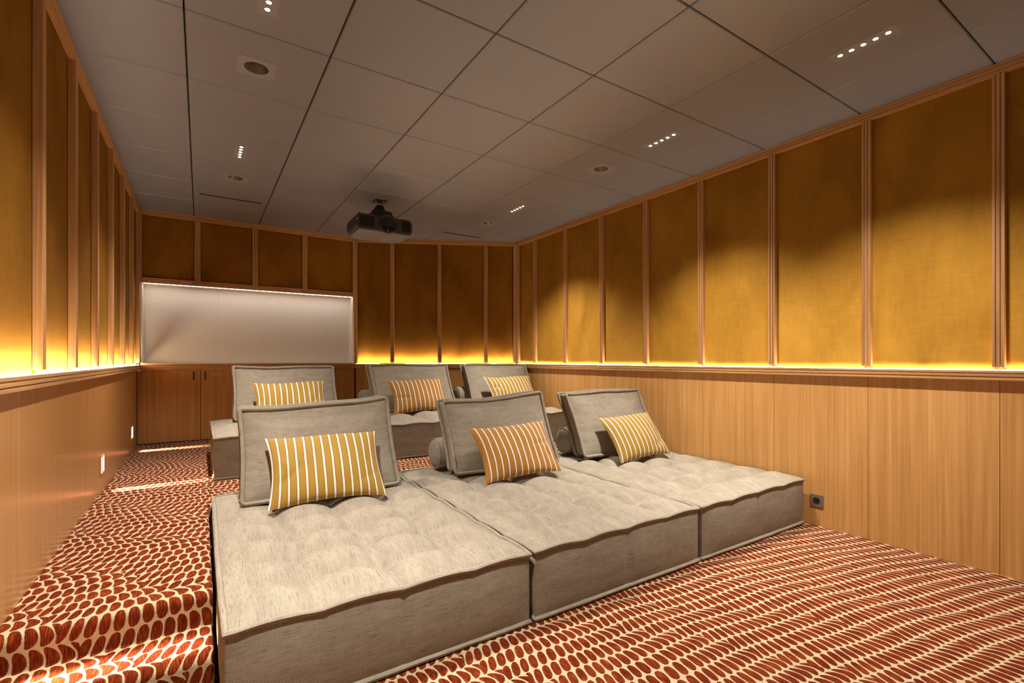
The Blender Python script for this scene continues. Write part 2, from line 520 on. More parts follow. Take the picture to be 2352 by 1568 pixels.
# ---- right wall: local x runs from the back corner towards the camera
rp = [CY2 - (P0 + DP * k) for k in range(7, -2, -1)]
Lr = CY2 - YF
edges = [0.05] + sum([[x - PW / 2, x + PW / 2] for x in rp], [])
rpan = [(edges[2 * i], edges[2 * i + 1]) for i in range(len(rp))] 
wall('right', (XR, CY2), -PI / 2, Lr, rp, rpan, [CY2 - (P0 + DP * k) for k in range(-5, 8)], 0.0, 'veneer',
     lambda i, n: 'gold velvet panel lit from below on the long wall with the socket, %s from the corner at the back' % ORD[i],
     'wall with the socket', corner=[(0.022, 0.044)])
# ---- left wall: local x runs from behind the camera to the back
lp = [y - YF for y in [1.98 + 0.586 * k for k in range(0, 7)]]
Ll = YB - YF
le = sum([[x - PW / 2, x + PW / 2] for x in lp], []) + [Ll - 0.06]
lpan = [(le[2 * i + 1], le[2 * i + 2]) for i in range(len(lp))]
wall('left', (XL, YF), PI / 2, Ll, lp, lpan, [y - YF for y in [-1.0, 0.2, 1.4, 2.6, 3.8, 5.0]], 0.0, 'veneer_gloss',
     lambda i, n: 'gold velvet panel above the stepped aisle, %s from the cabinets at the back' % ORD[n - 1 - i],
     'wall along the stepped aisle', corner=[(Ll - 0.03, 0.05)])
# ---- slanted wall at the back
Ls = math.hypot(CX2 - BX, CY2 - BY); RS = math.atan2(CY2 - BY, CX2 - BX)
sp = [0.448, 1.030, 1.612]
se = [0.03] + sum([[x - PW / 2, x + PW / 2] for x in sp], []) + [Ls - 0.045]
span = [(se[2 * i], se[2 * i + 1]) for i in range(4)]
wall('slanted', (BX, BY), RS, Ls, sp, span, [0.448, 1.03, 1.612], ZP, 'veneer',
     lambda i, n: 'shade-darkened gold velvet panel on the slanted wall beside the white niche, %s from the niche' % ORD[i],
     'slanted wall at the back', corner=[(0.013, 0.026), (Ls - 0.02, 0.04)])
for o, t, l in zip([x for x in bpy.data.objects if x.name.startswith('light_strip')],
                   ('a', 'b', 'c'),
                   ('warm light strip behind the rail of the long wall with the socket',
                    'warm light strip behind the rail above the stepped aisle',
                    'warm light strip behind the rail of the slanted back wall')):
    tag(o, l, 'light strip', 'light strips behind the rails')

# ---- wall behind the camera
mb = MB(); mb.box(XL - 0.1, XR + 0.1, YF - 0.1, YF, 0, ZC, 'z')
struct(mb.build('wall_front', 'screen'))

# ---- back wall with the white niche
NX0, NX1, NZ0, NZ1, ND = XL + 0.016, 1.555, 1.058, 1.862, 0.16
mb = MB()
mb.box(XL - 0.1, BX + 0.1, YB + 0.34, YB + 0.40, ZP, ZC, 'z')
wb = struct(mb.build('wall_back', 'backing'))
mb = MB()                                    # niche lining: back, sides, top, sill and a fine front edge
t = 0.014
mb.box(NX0 - t, NX0, YB - 0.004, YB + ND, NZ0, NZ1, 'z'); mb.box(NX1, NX1 + t, YB - 0.004, YB + ND, NZ0, NZ1, 'z')
mb.box(NX0 - t, NX1 + t, YB - 0.004, YB + ND, NZ1, NZ1 + 0.010, 'x'); mb.box(NX0 - t, NX1 + t, YB - 0.004, YB + ND, NZ0 - 0.008, NZ0, 'x')
mb.box(NX0, 0.1562, YB + ND, YB + ND + 0.02, NZ0, NZ1, 'z'); mb.box(0.157, NX1, YB + ND, YB + ND + 0.02, NZ0, NZ1, 'z')
mb.box(NX0, NX1, YB + ND + 0.021, YB + ND + 0.03, NZ0, NZ1, 'z')
struct(mb.build('wall_niche', 'white', None, (0, 0, 0), (0, 0, 0), 0.0015))
mt = MB(); hmould(mt, XL, BX, 2.546, ZC, REC, 0.0)
struct(mt.build(trim_name(), 'oak', None, (0, YB, 0), (0, 0, 0), 0.0015))
mt = MB(); hmould(mt, XL, BX, RAIL0, 1.050, REC, 0.0)
struct(mt.build(trim_name(), 'oak', None, (0, YB, 0), (0, 0, 0), 0.0015))

st = MB(); ps = [(NX0 + 0.01, YB + 0.006, NZ1 - 0.001), (NX1 - 0.01, YB + 0.006, NZ1 - 0.001), (NX1 - 0.01, YB + 0.013, NZ1 - 0.001), (NX0 + 0.01, YB + 0.013, NZ1 - 0.001)]
st.face(ps[::-1], [(p[0], p[1]) for p in ps])  # emissive strip added to lift the niche brightness
o = st.build('added_glow_strip', 'nicheglow'); tag(o, 'thin added glow line under the top edge, brightening the white niche', 'light strip')

# ================================================================ ceiling
GX, GY, TS, GAP = -0.062, 2.516, 0.6, 0.006
LED_POS = [(x, y) for x in (0.238, 2.638) for y in (1.016, 2.222, 4.030)]
ROUND_POS = [(x, y) for x in (0.238, 2.638) for y in (2.822, 4.626)]
VENT_POS = [(0.238, 5.245), (2.638, 5.245)]
HOLES = {}
for x, y in LED_POS: HOLES[(math.floor((x - GX) / TS), math.floor((y - GY) / TS))] = (x, y, 0.039, 0.139)
for x, y in ROUND_POS: HOLES[(math.floor((x - GX) / TS), math.floor((y - GY) / TS))] = (x, y, 0.088, 0.088)
mb = MB()
ch, th = 0.004, 0.012
for i in range(-1, 6):
    for j in range(-10, 7):
        x0, x1 = GX + i * TS + GAP / 2, GX + (i + 1) * TS - GAP / 2
        y0, y1 = GY + j * TS + GAP / 2, GY + (j + 1) * TS - GAP / 2
        x0, x1 = max(x0, XL - 0.06), min(x1, XR + 0.06)
        y0, y1 = max(y0, YF), min(y1, YB + 0.3)
        if x1 - x0 < 0.02 or y1 - y0 < 0.02: continue
        uo = (random.random() * 9, random.random() * 9)
        U = lambda ps: [(p[0] + uo[0], p[1] + uo[1]) for p in ps]
        a, b, c, d = x0 + ch, x1 - ch, y0 + ch, y1 - ch
        if (i, j) in HOLES:
            hx, hy, rx, ry = HOLES[(i, j)]
            for q in ((a, hx - rx, c, d), (hx + rx, b, c, d), (hx - rx, hx + rx, c, hy - ry), (hx - rx, hx + rx, hy + ry, d)):
                ps = [(q[0], q[2], ZC), (q[0], q[3], ZC), (q[1], q[3], ZC), (q[1], q[2], ZC)]; mb.face(ps, U(ps))
        else:
            ps = [(a, c, ZC), (a, d, ZC), (b, d, ZC), (b, c, ZC)]; mb.face(ps, U(ps))
        lo = [(a, c, ZC), (b, c, ZC), (b, d, ZC), (a, d, ZC)]
        mi = [(x0, y0, ZC + ch), (x1, y0, ZC + ch), (x1, y1, ZC + ch), (x0, y1, ZC + ch)]
        hi = [(x0, y0, ZC + th), (x1, y0, ZC + th), (x1, y1, ZC + th), (x0, y1, ZC + th)]
        for k in range(4):
            k2 = (k + 1) % 4
            ps = [lo[k], lo[k2], mi[k2], mi[k]]; mb.face(ps, U(ps))
            ps = [mi[k], mi[k2], hi[k2], hi[k]]; mb.face(ps, U(ps))
ce = struct(mb.build('ceiling', 'ceil'))
mb = MB(); mb.box(XL - 0.1, XR + 0.1, YF - 0.1, YB + 0.4, ZC + 0.10, ZC + 0.14, 'x')
# black cover behind the joints
for i in range(-1, 7):
    x = GX + i * TS; mb.box(x - 0.02, x + 0.02, YF, YB + 0.3, ZC + th, ZC + th + 0.01, 'y')
for j in range(-10, 8):
    y = GY + j * TS; mb.box(XL - 0.06, XR + 0.06, y - 0.02, y + 0.02, ZC + th, ZC + th + 0.01, 'x')
mb.build('ceiling_grid', 'gap', ce)

# ================================================================ floors
def floor_uv_strip(name, xs, prof, parent=None):
    d = [0.0]
    for p, q in zip(prof[:-1], prof[1:]): d.append(d[-1] + math.hypot(q[0] - p[0], q[1] - p[1]))
    P = np.zeros((len(prof), len(xs), 3)); UV = np.zeros((len(prof), len(xs), 2))
    for i, (y, z) in enumerate(prof):
        for j, x in enumerate(xs):
            P[i, j] = (x, y, z); UV[i, j] = (x + 2.0, d[i] + prof[0][0])
    mb = MB(); mb.grid(P, UV, True, flip=True)
    return mb

mb = floor_uv_strip('floor', [XL - 0.03, XR + 0.03], [(YF, 0.0), (3.40, 0.0)])
for k in range(len(mb.sm)): mb.sm[k] = False
struct(mb.build('floor', 'carpet'))

def nose(y, z, r=0.028, n=7):
    """riser going up at y, rounded into the tread at height z"""
    return [(y + r - r * math.cos(t), z - r + r * math.sin(t)) for t in np.linspace(0, PI / 2, n)]
AX = 0.037                                   # right edge of the aisle
Y2, Y3, Z2 = 1.885, 2.105, 0.128
prof = [(Y2, 0.0), (Y2, 0.05)] + nose(Y2, Z2) + [(Y3 - 0.004, Z2), (Y3, Z2 + 0.004), (Y3, Z2 + 0.05)] + nose(Y3, ZP) + [(Y3 + 0.3, ZP), (YB + 0.02, ZP)]
xs = [XL - 0.03, AX - 0.02]
mb = floor_uv_strip('steps', xs, prof)
# rounded right shoulder of the steps and the raised aisle
r = 0.02
d = [0.0]
for p, q in zip(prof[:-1], prof[1:]): d.append(d[-1] + math.hypot(q[0] - p[0], q[1] - p[1]))
th_ = np.linspace(0, PI / 2, 6)
P = np.zeros((len(prof), 8, 3)); UV = np.zeros((len(prof), 8, 2))
for i, (y, z) in enumerate(prof):
    zz = [max(0.0, z - r + r * math.cos(t)) for t in th_] + [max(0.0, z - 0.08), 0.0]
    xx = [AX - r + r * math.sin(t) for t in th_] + [AX, AX]
    w = [r * t for t in th_] + [r * PI / 2 + 0.05, r * PI / 2 + z]
    for j in range(8):
        P[i, j] = (xx[j], y, min(z, zz[j])); UV[i, j] = (AX - 0.02 + w[j] + 2.0, d[i] + prof[0][0])
mb.grid(P, UV, True, flip=True)
# the broad platform under the back row
YP = 3.375
P = np.zeros((5, 2, 3)); UV = np.zeros((5, 2, 2))
dd = 0.0; pr = [(YP, 0.0), (YP, ZP - 0.02), (YP + 0.006, ZP - 0.006), (YP + 0.02, ZP), (YB + 0.02, ZP)]
for i, (y, z) in enumerate(pr):
    if i: dd += math.hypot(y - pr[i - 1][0], z - pr[i - 1][1])
    for j, x in enumerate((AX - 0.02, XR + 0.03)):
        P[i, j] = (x, y, z + (0.0004 if i > 2 and j == 0 else 0)); UV[i, j] = (x + 2.0, dd + 3.2)
mb.grid(P, UV, False, flip=True)
struct(mb.build('floor_platform', 'carpet'))

# ================================================================ daybed modules
SEATS = []
def seat_height(x, y):
    best = None
    for ox, oy, zf, X, Y, Z in SEATS:
        if ox + X[0] <= x <= ox + X[-1] and oy + Y[0] <= y <= oy + Y[-1]:
            i = min(max(np.searchsorted(X, x - ox) - 1, 0), len(X) - 2); j = min(max(np.searchsorted(Y, y - oy) - 1, 0), len(Y) - 2)
            h = zf + float(Z[i:i + 2, j:j + 2].max())
            best = h if best is None else max(best, h)
    return best

def settle(root, clear=0.0006):
    """lower or lift a cushion until it just touches the seat below it"""
    bpy.context.view_layer.update()
    gap = 9.0
    for o in [root] + list(root.children):
        mw = o.matrix_world
        for v in o.data.vertices:
            p = mw @ v.co
            h = seat_height(p.x, p.y)
            if h is not None: gap = min(gap, p.z - h)
    if gap < 1: root.location.z -= gap - clear

def wob(n, amp, seed, kmax=9):
    g = np.random.RandomState(seed); t = np.linspace(0, 1, n); y = np.zeros(n)
    for k in range(2, kmax): y += g.randn() / k * np.sin(2 * PI * (k * t + g.rand()))
    return amp * y

def daybed(x0, x1, y0, y1, zf, rows, label, seed):
    cols = 4
    x0, x1 = x0 + 0.003, x1 - 0.003
    Wd, D, Hh = x1 - x0, y1 - y0, 0.296
    g = np.random.RandomState(seed)
    root = None
    ins = 0.012
    nx, ny = 57, max(57, int(57 * D / Wd))
    u = np.linspace(0, 1, nx); v = np.linspace(0, 1, ny)
    X = ins + u * (Wd - 2 * ins); Y = ins + v * (D - 2 * ins)
    XX, YY = np.meshgrid(X, Y, indexing='ij')
    ed = np.minimum(np.minimum(XX - ins, Wd - ins - XX), np.minimum(YY - ins, D - ins - YY))
    puff = 1 - np.exp(-ed / 0.055)
    tx = [Wd * k / cols for k in range(1, cols)]; ty = [D * k / rows for k in range(1, rows)]
    # the cover is pulled down at every tuft, the filling swells between them
    jx = 0.012 * np.sin(9 * YY + seed); jy = 0.012 * np.sin(8 * XX + 2.0 * seed)
    cs = np.abs(np.sin(PI * (XX + jx) / Wd * cols)); rs = np.abs(np.sin(PI * (YY + jy) / D * rows))
    inner = np.clip((ed - 0.02) / 0.10, 0, 1)
    quilt = (0.30 + 0.70 * cs ** 0.6) * (0.12 + 0.88 * rs ** 0.45)
    quilt = quilt * inner + 0.75 * (1 - inner)
    q0 = 1.13 if rows > 5 else 0.52                    # the cushions flatten the rear part
    pr_ = np.clip((YY - q0) / 0.16, 0, 1); pr_ = pr_ * pr_ * (3 - 2 * pr_)
    quilt = quilt * (1 - pr_) + (0.60 + 0.25 * (quilt - 0.60)) * pr_
    Z = Hh - 0.004 + puff * (-0.028 + 0.080 * quilt)
    for a in tx:
        for b in ty:
            rr = np.hypot(XX - a + jx, YY - b + jy)
            Z -= 0.020 * np.exp(-rr / 0.032) * puff * (1 - 0.6 * pr_)
    low = np.zeros_like(Z)
    for k in range(6):
        low += g.randn() * np.sin(2 * PI * (g.rand() * 3 * XX + g.rand() * 3 * YY + g.rand()))
    Z += 0.0022 * low * puff
    # edge waviness shared by the piping
    def edge_z(s, n_t, L):
        t = (s / L * n_t) % 1.0
        return 0.009 * (np.abs(np.sin(PI * t)) - 0.6)
    wx = edge_z(XX, cols, Wd); wy = edge_z(YY, rows, D)
    wgt = np.exp(-ed / 0.05)
    near_y = np.minimum(YY, D - YY) < np.minimum(XX, Wd - XX)
    Z += wgt * np.where(near_y, wx, wy)
    mb = MB()
    mb.grid(np.stack([XX - Wd / 2, YY - D / 2, Z], -1), np.stack([YY, XX], -1))
    SEATS.append((x0, y0, zf, X, Y, Z))
    # sides: soft box with stitched quarter lines
    nz = 9; zz = np.linspace(0.012, Hh - 0.006, nz)
    for side in range(4):
        L, n_t = (Wd, cols) if side < 2 else (D, rows if rows < 6 else 6)
        ns = 49; s_ = np.linspace(ins, L - ins, ns); SS, ZZ = np.meshgrid(s_, zz, indexing='ij')
        bulge = 0.014 * np.sin(PI * (ZZ - zz[0]) / (zz[-1] - zz[0])) ** 0.7 * (1 - np.exp(-np.minimum(SS - ins, L - ins - SS) / 0.05))
        for k in range(1, n_t): bulge -= 0.010 * np.exp(-np.abs(SS - L * k / n_t) / 0.008) * np.sin(PI * (ZZ - zz[0]) / (zz[-1] - zz[0])) ** 0.5
        out = -0.002 + bulge
        top = np.clip((ZZ - zz[-2]) / (zz[-1] - zz[-2]), 0, 1)
        ZZ2 = ZZ + top * edge_z(SS, n_t if side < 2 else rows, L)
        if side == 0: P = np.stack([SS - Wd / 2, ins - out - D / 2, ZZ2], -1); fl = False
        if side == 1: P = np.stack([SS - Wd / 2, D - ins + out - D / 2, ZZ2], -1); fl = True
        if side == 2: P = np.stack([ins - out - Wd / 2, SS - D / 2, ZZ2], -1); fl = True
        if side == 3: P = np.stack([Wd - ins + out - Wd / 2, SS - D / 2, ZZ2], -1); fl = False
        mb.grid(P, np.stack([SS + 3.3 * side, ZZ], -1), flip=fl)
    mb.face([(-Wd / 2 + ins, -D / 2 + ins, 0.012), (-Wd / 2 + ins, D / 2 - ins, 0.012), (Wd / 2 - ins, D / 2 - ins, 0.012), (Wd / 2 - ins, -D / 2 + ins, 0.012)], [(0, 0)] * 4)
    root = mb.build('daybed', 'linen', None, ((x0 + x1) / 2, (y0 + y1) / 2, zf))
    tag(root, label, 'daybed', 'linen daybed modules')
    # piping
    def loop(z, r, wave, sd):
        pts = []; q = 0.012 + 0.0
        segs = [((q, q), (Wd - q, q), Wd, cols), ((Wd - q, q), (Wd - q, D - q), D, rows), ((Wd - q, D - q), (q, D - q), Wd, cols), ((q, D - q), (q, q), D, rows)]
        for a, b, L, n_t in segs:
            n = 44
            for k in range(n):
                t = k / n; s = t * (L - 2 * q) + q
                c = min(t, 1 - t) * L
                pts.append([a[0] + (b[0] - a[0]) * t - Wd / 2, a[1] + (b[1] - a[1]) * t - D / 2, z + wave * float(edge_z(s, n_t, L))])
        P = np.array(pts)
        w = wob(len(P), 0.0022, sd, 24); P[:, 2] += w * (1 if wave else 0.3)
        w2 = wob(len(P), 0.0022, sd + 5, 24); P[:, :2] *= (1 + w2 / 0.6)[:, None]
        m = MB(); m.tube(P, r, 8); return m
    loop(Hh, 0.0105, 1.0, seed + 1).build('top_piping', 'linen', root)
    loop(0.0125, 0.0115, 0.0, seed + 2).build('bottom_piping', 'linen', root)
    return root

FX = [0.043, 1.152, 2.262, 3.372]
FY0, FY1 = 1.632, 3.335
daybed(FX[0], FX[1], FY0, FY1, 0, 7, 'long greige tufted daybed in front, next to the carpeted steps', 11)
daybed(FX[1], FX[2], FY0, FY1, 0, 7, 'long greige tufted daybed in the middle of the front row', 12)
daybed(FX[2], FX[3], FY0, FY1, 0, 7, 'long greige tufted daybed in front, against the wall with the socket', 13)
RY0, RY1 = 3.985, 5.14
RX = [0.062, 1.165, 2.268, 3.30]
daybed(RX[0], RX[1], RY0, RY1, ZP, 4, 'greige daybed of the raised back row, beside the aisle', 21)
daybed(RX[1], RX[2], RY0, RY1, ZP, 4, 'greige daybed in the middle of the raised back row', 22)
daybed(RX[2], RX[3], RY0, RY1 - 0.02, ZP, 4, 'greige daybed of the raised back row, nearest the wall with the socket', 23)

# ================================================================ back cushions
def rrect(w, h, r, n=10, m=22):
    """closed rounded rectangle outline, centre at (0, h/2)"""
    pts = []
    for cx, cz, a0 in ((w / 2 - r, r, -PI / 2), (w / 2 - r, h - r, 0), (-w / 2 + r, h - r, PI / 2), (-w / 2 + r, r, PI)):
        for k in range(n + 1):
            t = a0 + k / n * PI / 2; pts.append((cx + r * math.cos(t), cz + r * math.sin(t)))
        nx_ = {-PI / 2: (w / 2, r, w / 2, h - r), 0: (w / 2 - r, h, -w / 2 + r, h), PI / 2: (-w / 2, h - r, -w / 2, r), PI: (-w / 2 + r, 0, w / 2 - r, 0)}[a0]
        for k in range(1, m):
            t = k / m; pts.append((nx_[0] + (nx_[2] - nx_[0]) * t, nx_[1] + (nx_[3] - nx_[1]) * t))
    return pts

def back_cushion(x, y, z, w, h, yaw, tilt, label, seed, lift=(0, 0), sag=0.018):
    """front bottom edge centred at (x, y, z); leans back by tilt; thickness goes straight back"""
    th = 0.125; tt = math.tan(math.radians(tilt)); ct = math.cos(math.radians(tilt))
    g = np.random.RandomState(seed)
    ph = g.rand(8)
    hz = h * ct
    def warp(a, b, c):
        """a along width, b 0..h up the face, c 0..th back -> local xyz"""
        s = a / w
        topk = np.clip(b / h, 0, 1)
        dz = topk ** 2 * (lift[0] * (0.5 - s) + lift[1] * (0.5 + s) - sag * (1 - (2 * s) ** 2)) + 0.004 * np.sin(9 * s + 6 * ph[0]) * topk
        lean = b * ct * tt
        ex = 0.010 * np.sin(PI * topk) * np.sign(s) * (np.abs(2 * s) ** 3) * -1
        yy = lean + c * (1 - 0.06 * topk) + 0.006 * np.sin(7 * s + ph[1] * 6) * topk
        return np.stack([a + ex + 0 * b, yy, b * ct + dz], -1)
    root_m = MB()
    n = 29; m = 21
    A = np.linspace(-w / 2 + 0.012, w / 2 - 0.012, n); B = np.linspace(0.012, h - 0.012, m)
    AA, BB = np.meshgrid(A, B, indexing='ij')
    e = np.minimum(np.minimum(AA + w / 2, w / 2 - AA), np.minimum(BB, h - BB)) - 0.012
    pf = 0.050 * (1 - np.exp(-e / 0.10)) + 0.004 * np.sin(11 * AA + ph[2] * 6) * np.sin(8 * BB + ph[3] * 6) * (1 - np.exp(-e / 0.05))
    root_m.grid(warp(AA, BB, 0.010 - pf), np.stack([AA + seed, BB], -1))
    root_m.grid(warp(AA, BB, th - 0.010 + pf * 0.35), np.stack([AA + seed, BB + 2], -1), flip=True)
    ol = rrect(w - 0.026, h - 0.026, 0.018, 4, 18); k = len(ol)
    oa = np.array([p[0] for p in ol] + [ol[0][0]]); ob = np.array([p[1] + 0.013 for p in ol] + [ol[0][1] + 0.013])
    cc = np.linspace(0.006, th - 0.006, 7)
    per = np.concatenate([[0], np.cumsum(np.hypot(np.diff(oa), np.diff(ob)))])
    cen = np.array([0.0, h / 2])
    G = []
    for c in cc:
        bl = 0.007 * math.sin(PI * (c - cc[0]) / (cc[-1] - cc[0]))
        da, db = oa - cen[0], ob - cen[1]; f = 1 + bl / np.maximum(np.abs(da), np.abs(db)) * 0.8
        G.append(warp(cen[0] + da * f, cen[1] + db * f, np.full_like(oa, c)))
    G = np.array(G); UV = np.stack([np.repeat(per[None], 7, 0), np.repeat(cc[:, None], k + 1, 1) + 4], -1)
    root_m.grid(G, UV, True, flip=True)
    zmin = 0.0
    root = root_m.build('back_cushion', 'linen', None, (x, y, z), (0, 0, math.radians(yaw)))
    tag(root, label, 'cushion', 'linen back cushions')
    for c, nm in ((0.004, 'front_piping'), (th - 0.004, 'rear_piping')):
        ol = rrect(w - 0.004, h - 0.004, 0.020, 5, 26)
        pa = np.array([p[0] for p in ol]); pb = np.array([p[1] + 0.002 for p in ol])
        P = warp(pa, pb, np.full_like(pa, c)); P[:, 2] += wob(len(P), 0.0026, seed + 3, 30); P[:, 1] += wob(len(P), 0.0024, seed + 4, 30)
        q = MB(); q.tube(P, 0.0122, 8); q.build(nm, 'linen', root)
    settle(root)
    return root

ZS = 0.338; ZR = ZP + 0.338
back_cushion(0.602, 2.905, ZS, 0.848, 0.542, -0.5, 26, 'greige back cushion behind the yellow pillow on the front daybed beside the steps', 31, (0.0, 0.03))
back_cushion(1.813, 2.855, ZS, 0.828, 0.535, -3, 28, 'shaded greige back cushion behind the ochre pillow in the middle of the front row', 32, (-0.01, 0.03))
back_cushion(2.850, 2.775, ZS, 0.810, 0.535, -2, 28, 'greige back cushion on the front daybed against the wall with the socket', 33, (0.0, 0.01), 0.004)
back_cushion(0.659, 4.720, ZR, 0.847, 0.505, 0, 26, 'greige back cushion at the back, in front of the white niche', 34, (0.0, 0.0), 0.006)
back_cushion(1.874, 4.700, ZR, 0.880, 0.510, 4, 27, 'greige back cushion behind the ochre pillow in the middle of the back row', 35, (0.01, 0.0), 0.0)
back_cushion(2.925, 4.700, ZR, 0.845, 0.505, 0, 27, 'greige back cushion of the back row nearest the corner of the slanted wall', 36, (0.01, 0.0), -0.01)

# ================================================================ bolsters
def bolster(x, y, z, L, label, seed):
    R = 0.108
    prof = [(0.001, 0.0), (R * 0.55, 0.002), (R * 0.86, 0.010), (R * 0.97, 0.024), (R, 0.05), (R * 1.01, L / 2), (R, L - 0.05), (R * 0.97, L - 0.024), (R * 0.86, L - 0.010), (R * 0.55, L - 0.002), (0.001, L)]
    mb = MB(); mb.lathe(prof, (-L / 2, 0, R), 28, 'x')
    root = mb.build('bolster', 'linen', None, (x, y, z))
    tag(root, label, 'bolster', 'linen bolsters behind the back cushions')
    for s_ in (-1, 1):
        th = np.linspace(0, 2 * PI, 33)[:-1]
        P = np.stack([np.full(32, s_ * (L / 2 - 0.016)), 0.95 * R * np.cos(th), R + 0.95 * R * np.sin(th)], -1)
        q = MB(); q.tube(P, 0.004, 6); q.build('seam', 'linen', root)
    settle(root, 0.007)
    return root
bolster(0.62, 3.215, 0.326, 0.86, 'round greige bolster propping the back cushion nearest the steps', 1)
bolster(1.80, 3.190, 0.326, 0.86, 'round greige bolster propping the middle back cushion of the front row', 2)
bolster(2.87, 3.110, 0.326, 0.80, 'round greige bolster propping the front cushion at the wall with the socket', 3)
bolster(0.66, 5.035, ZP + 0.315, 0.86, 'round greige bolster propping the back cushion in front of the white niche', 4)
bolster(1.79, 5.02, ZP + 0.315, 0.88, 'round greige bolster propping the middle back cushion of the back row', 5)
bolster(2.82, 5.005, ZP + 0.315, 0.80, 'round greige bolster propping the cushion nearest the slanted corner', 6)

# ================================================================ striped pillows
def pillow(x, y, z, w, h, yaw, tilt, roll, mat, label, seed):
    g = np.random.RandomState(seed)
    n, m = 45, 33; T = 0.068
    U = np.linspace(-1, 1, n); Vv = np.linspace(-1, 1, m)
    UU, VV = np.meshgrid(U, Vv, indexing='ij')
    px = UU * w / 2 * (1 - 0.085 * (1 - VV ** 2) * np.abs(UU) ** 3)
    pz = VV * h / 2 * (1 - 0.075 * (1 - UU ** 2) * np.abs(VV) ** 3)
    t = T * ((1 - np.abs(UU) ** 2.6) * (1 - np.abs(VV) ** 2.2)) ** 0.62
    wr = np.zeros_like(t)
    for k in range(5):                                    # creases running in from the corners and sides
        a = g.rand() * PI; c0 = (g.choice([-0.75, 0.75]), g.uniform(-0.6, 0.2)); dx, dz = UU - c0[0], VV - c0[1]
        s_ = dx * math.cos(a) + dz * math.sin(a); q = -dx * math.sin(a) + dz * math.cos(a)
        wr += g.uniform(-0.013, 0.009) * np.exp(-(q / 0.07) ** 2) * np.exp(-(s_ / 0.35) ** 2)
    lowf = 0.004 * np.sin(5 * UU + g.rand() * 6) * np.sin(4 * VV + g.rand() * 6)
    edge = (1 - np.abs(UU) ** 6) * (1 - np.abs(VV) ** 6)
    mid = 0.012 * np.sin(3 * UU + g.rand() * 6) * np.abs(VV) ** 2 * 0.8
    mb = MB()
    uv = np.stack([UU * w / 2 * 0.985 + 0.004 * (seed % 5), VV * h / 2], -1)
    mb.grid(np.stack([px, -(t + (wr + lowf) * edge) + mid, pz + h / 2], -1), uv)
    mb.grid(np.stack([px, t * 0.9 + lowf * edge + mid, pz + h / 2], -1), uv, flip=True)
    o = mb.build('lumbar_pillow', mat, None, (x, y, z), (0, 0, 0))
    o.rotation_euler = (Matrix.Rotation(math.radians(yaw), 3, 'Z') @ Matrix.Rotation(-math.radians(tilt), 3, 'X') @ Matrix.Rotation(math.radians(roll), 3, 'Y')).to_euler()
    o['label'] = label; o['category'] = 'pillow'; o['group'] = 'striped lumbar pillows'
    settle(o)
    return o
pillow(0.580, 2.690, 0.330, 0.605, 0.425, -2.3, 40, 0.5, 'yellow', 'mustard striped pillow on the front daybed beside the steps', 41)
pillow(1.775, 2.600, 0.330, 0.590, 0.405, -3.3, 39, -1.0, 'ochre', 'ochre striped pillow on the middle daybed of the front row', 42)
pillow(2.885, 2.565, 0.330, 0.565, 0.40, -1.0, 38, -1.5, 'yellow', 'mustard striped pillow on the front daybed against the wall with the socket', 43)
pillow(0.654, 4.46, ZP + 0.325, 0.59, 0.392, -0.6, 38, 0, 'yellow', 'mustard striped pillow at the back, below the white niche', 44)
pillow(1.812, 4.45, ZP + 0.325, 0.572, 0.385, -1.8, 36, 0, 'ochre', 'ochre striped pillow in the middle of the raised back row', 45)
pillow(2.919, 4.44, ZP + 0.325, 0.605, 0.40, -0.6, 38, 0, 'yellow', 'mustard striped pillow of the back row next to the slanted corner', 46)

# ================================================================ ceiling fixtures
def led_fixture(x, y, label):
    root = empty('ceiling_spotlight', (x, y, ZC))
    tag(root, label, 'ceiling light', 'five-spot ceiling lights')
    mb = MB()
    for k in range(5): mb.plate_hole(0, -0.1 + 0.05 * k, 0.039, 0.025, 0.0105, -0.0008, 20)
    for s_ in (-1, 1): 
        ps = [(-0.039, s_ * 0.139, -0.0008), (0.039, s_ * 0.139, -0.0008), (0.039, s_ * 0.125, -0.0008), (-0.039, s_ * 0.125, -0.0008)]
        if s_ > 0: ps = ps[::-1]
        mb.face(ps[::-1], [(p[0], p[1]) for p in ps])
    mb.box(-0.039, 0.039, -0.139, 0.139, -0.0008, 0.028, 'y', skip='z-')
    mb.build('plate', 'plate', root)
    for k in range(5):
        yy = -0.1 + 0.05 * k
        q = MB(); q.lathe([(0.0105, -0.0008), (0.009, 0.012)], (0, yy, 0), 20); q.lathe([(0.009, 0.012), (0.0001, 0.0125)], (0, yy, 0), 20)
        q.build('spot', 'spot', root)
        ld = bpy.data.lights.new('spot_beam', 'SPOT'); ld.energy = SPOT_W; ld.color = SPOT_COL
        ld.spot_size = math.radians(106); ld.spot_blend = 1.0; ld.shadow_soft_size = 0.012
        lo = bpy.data.objects.new('spot_beam', ld); COL.objects.link(lo); lo.parent = root; lo.location = (0, yy, -0.012)
        if k == 2:
            ld = bpy.data.lights.new('spot_core', 'SPOT'); ld.energy = CORE_W; ld.color = SPOT_COL
            ld.spot_size = math.radians(66); ld.spot_blend = 1.0; ld.shadow_soft_size = 0.02
            lo = bpy.data.objects.new('spot_core', ld); COL.objects.link(lo); lo.parent = root; lo.location = (0, yy, -0.014)
LEDLAB = {(0.238, 2.222): 'five-spot light in the ceiling above the aisle, the near one cut by the picture edge',
          (0.238, 4.030): 'five-spot ceiling light above the aisle side, in front of the dark air slot',
          (2.638, 1.016): 'nearest five-spot ceiling light over the open carpet at the wall with the socket',
          (2.638, 2.222): 'five-spot ceiling light over the front daybed at the wall with the socket',
          (2.638, 4.030): 'smallest looking five-spot ceiling light, above the back row near the slanted wall',
          (0.238, 1.016): 'five-spot ceiling light above the foot of the steps',
          }
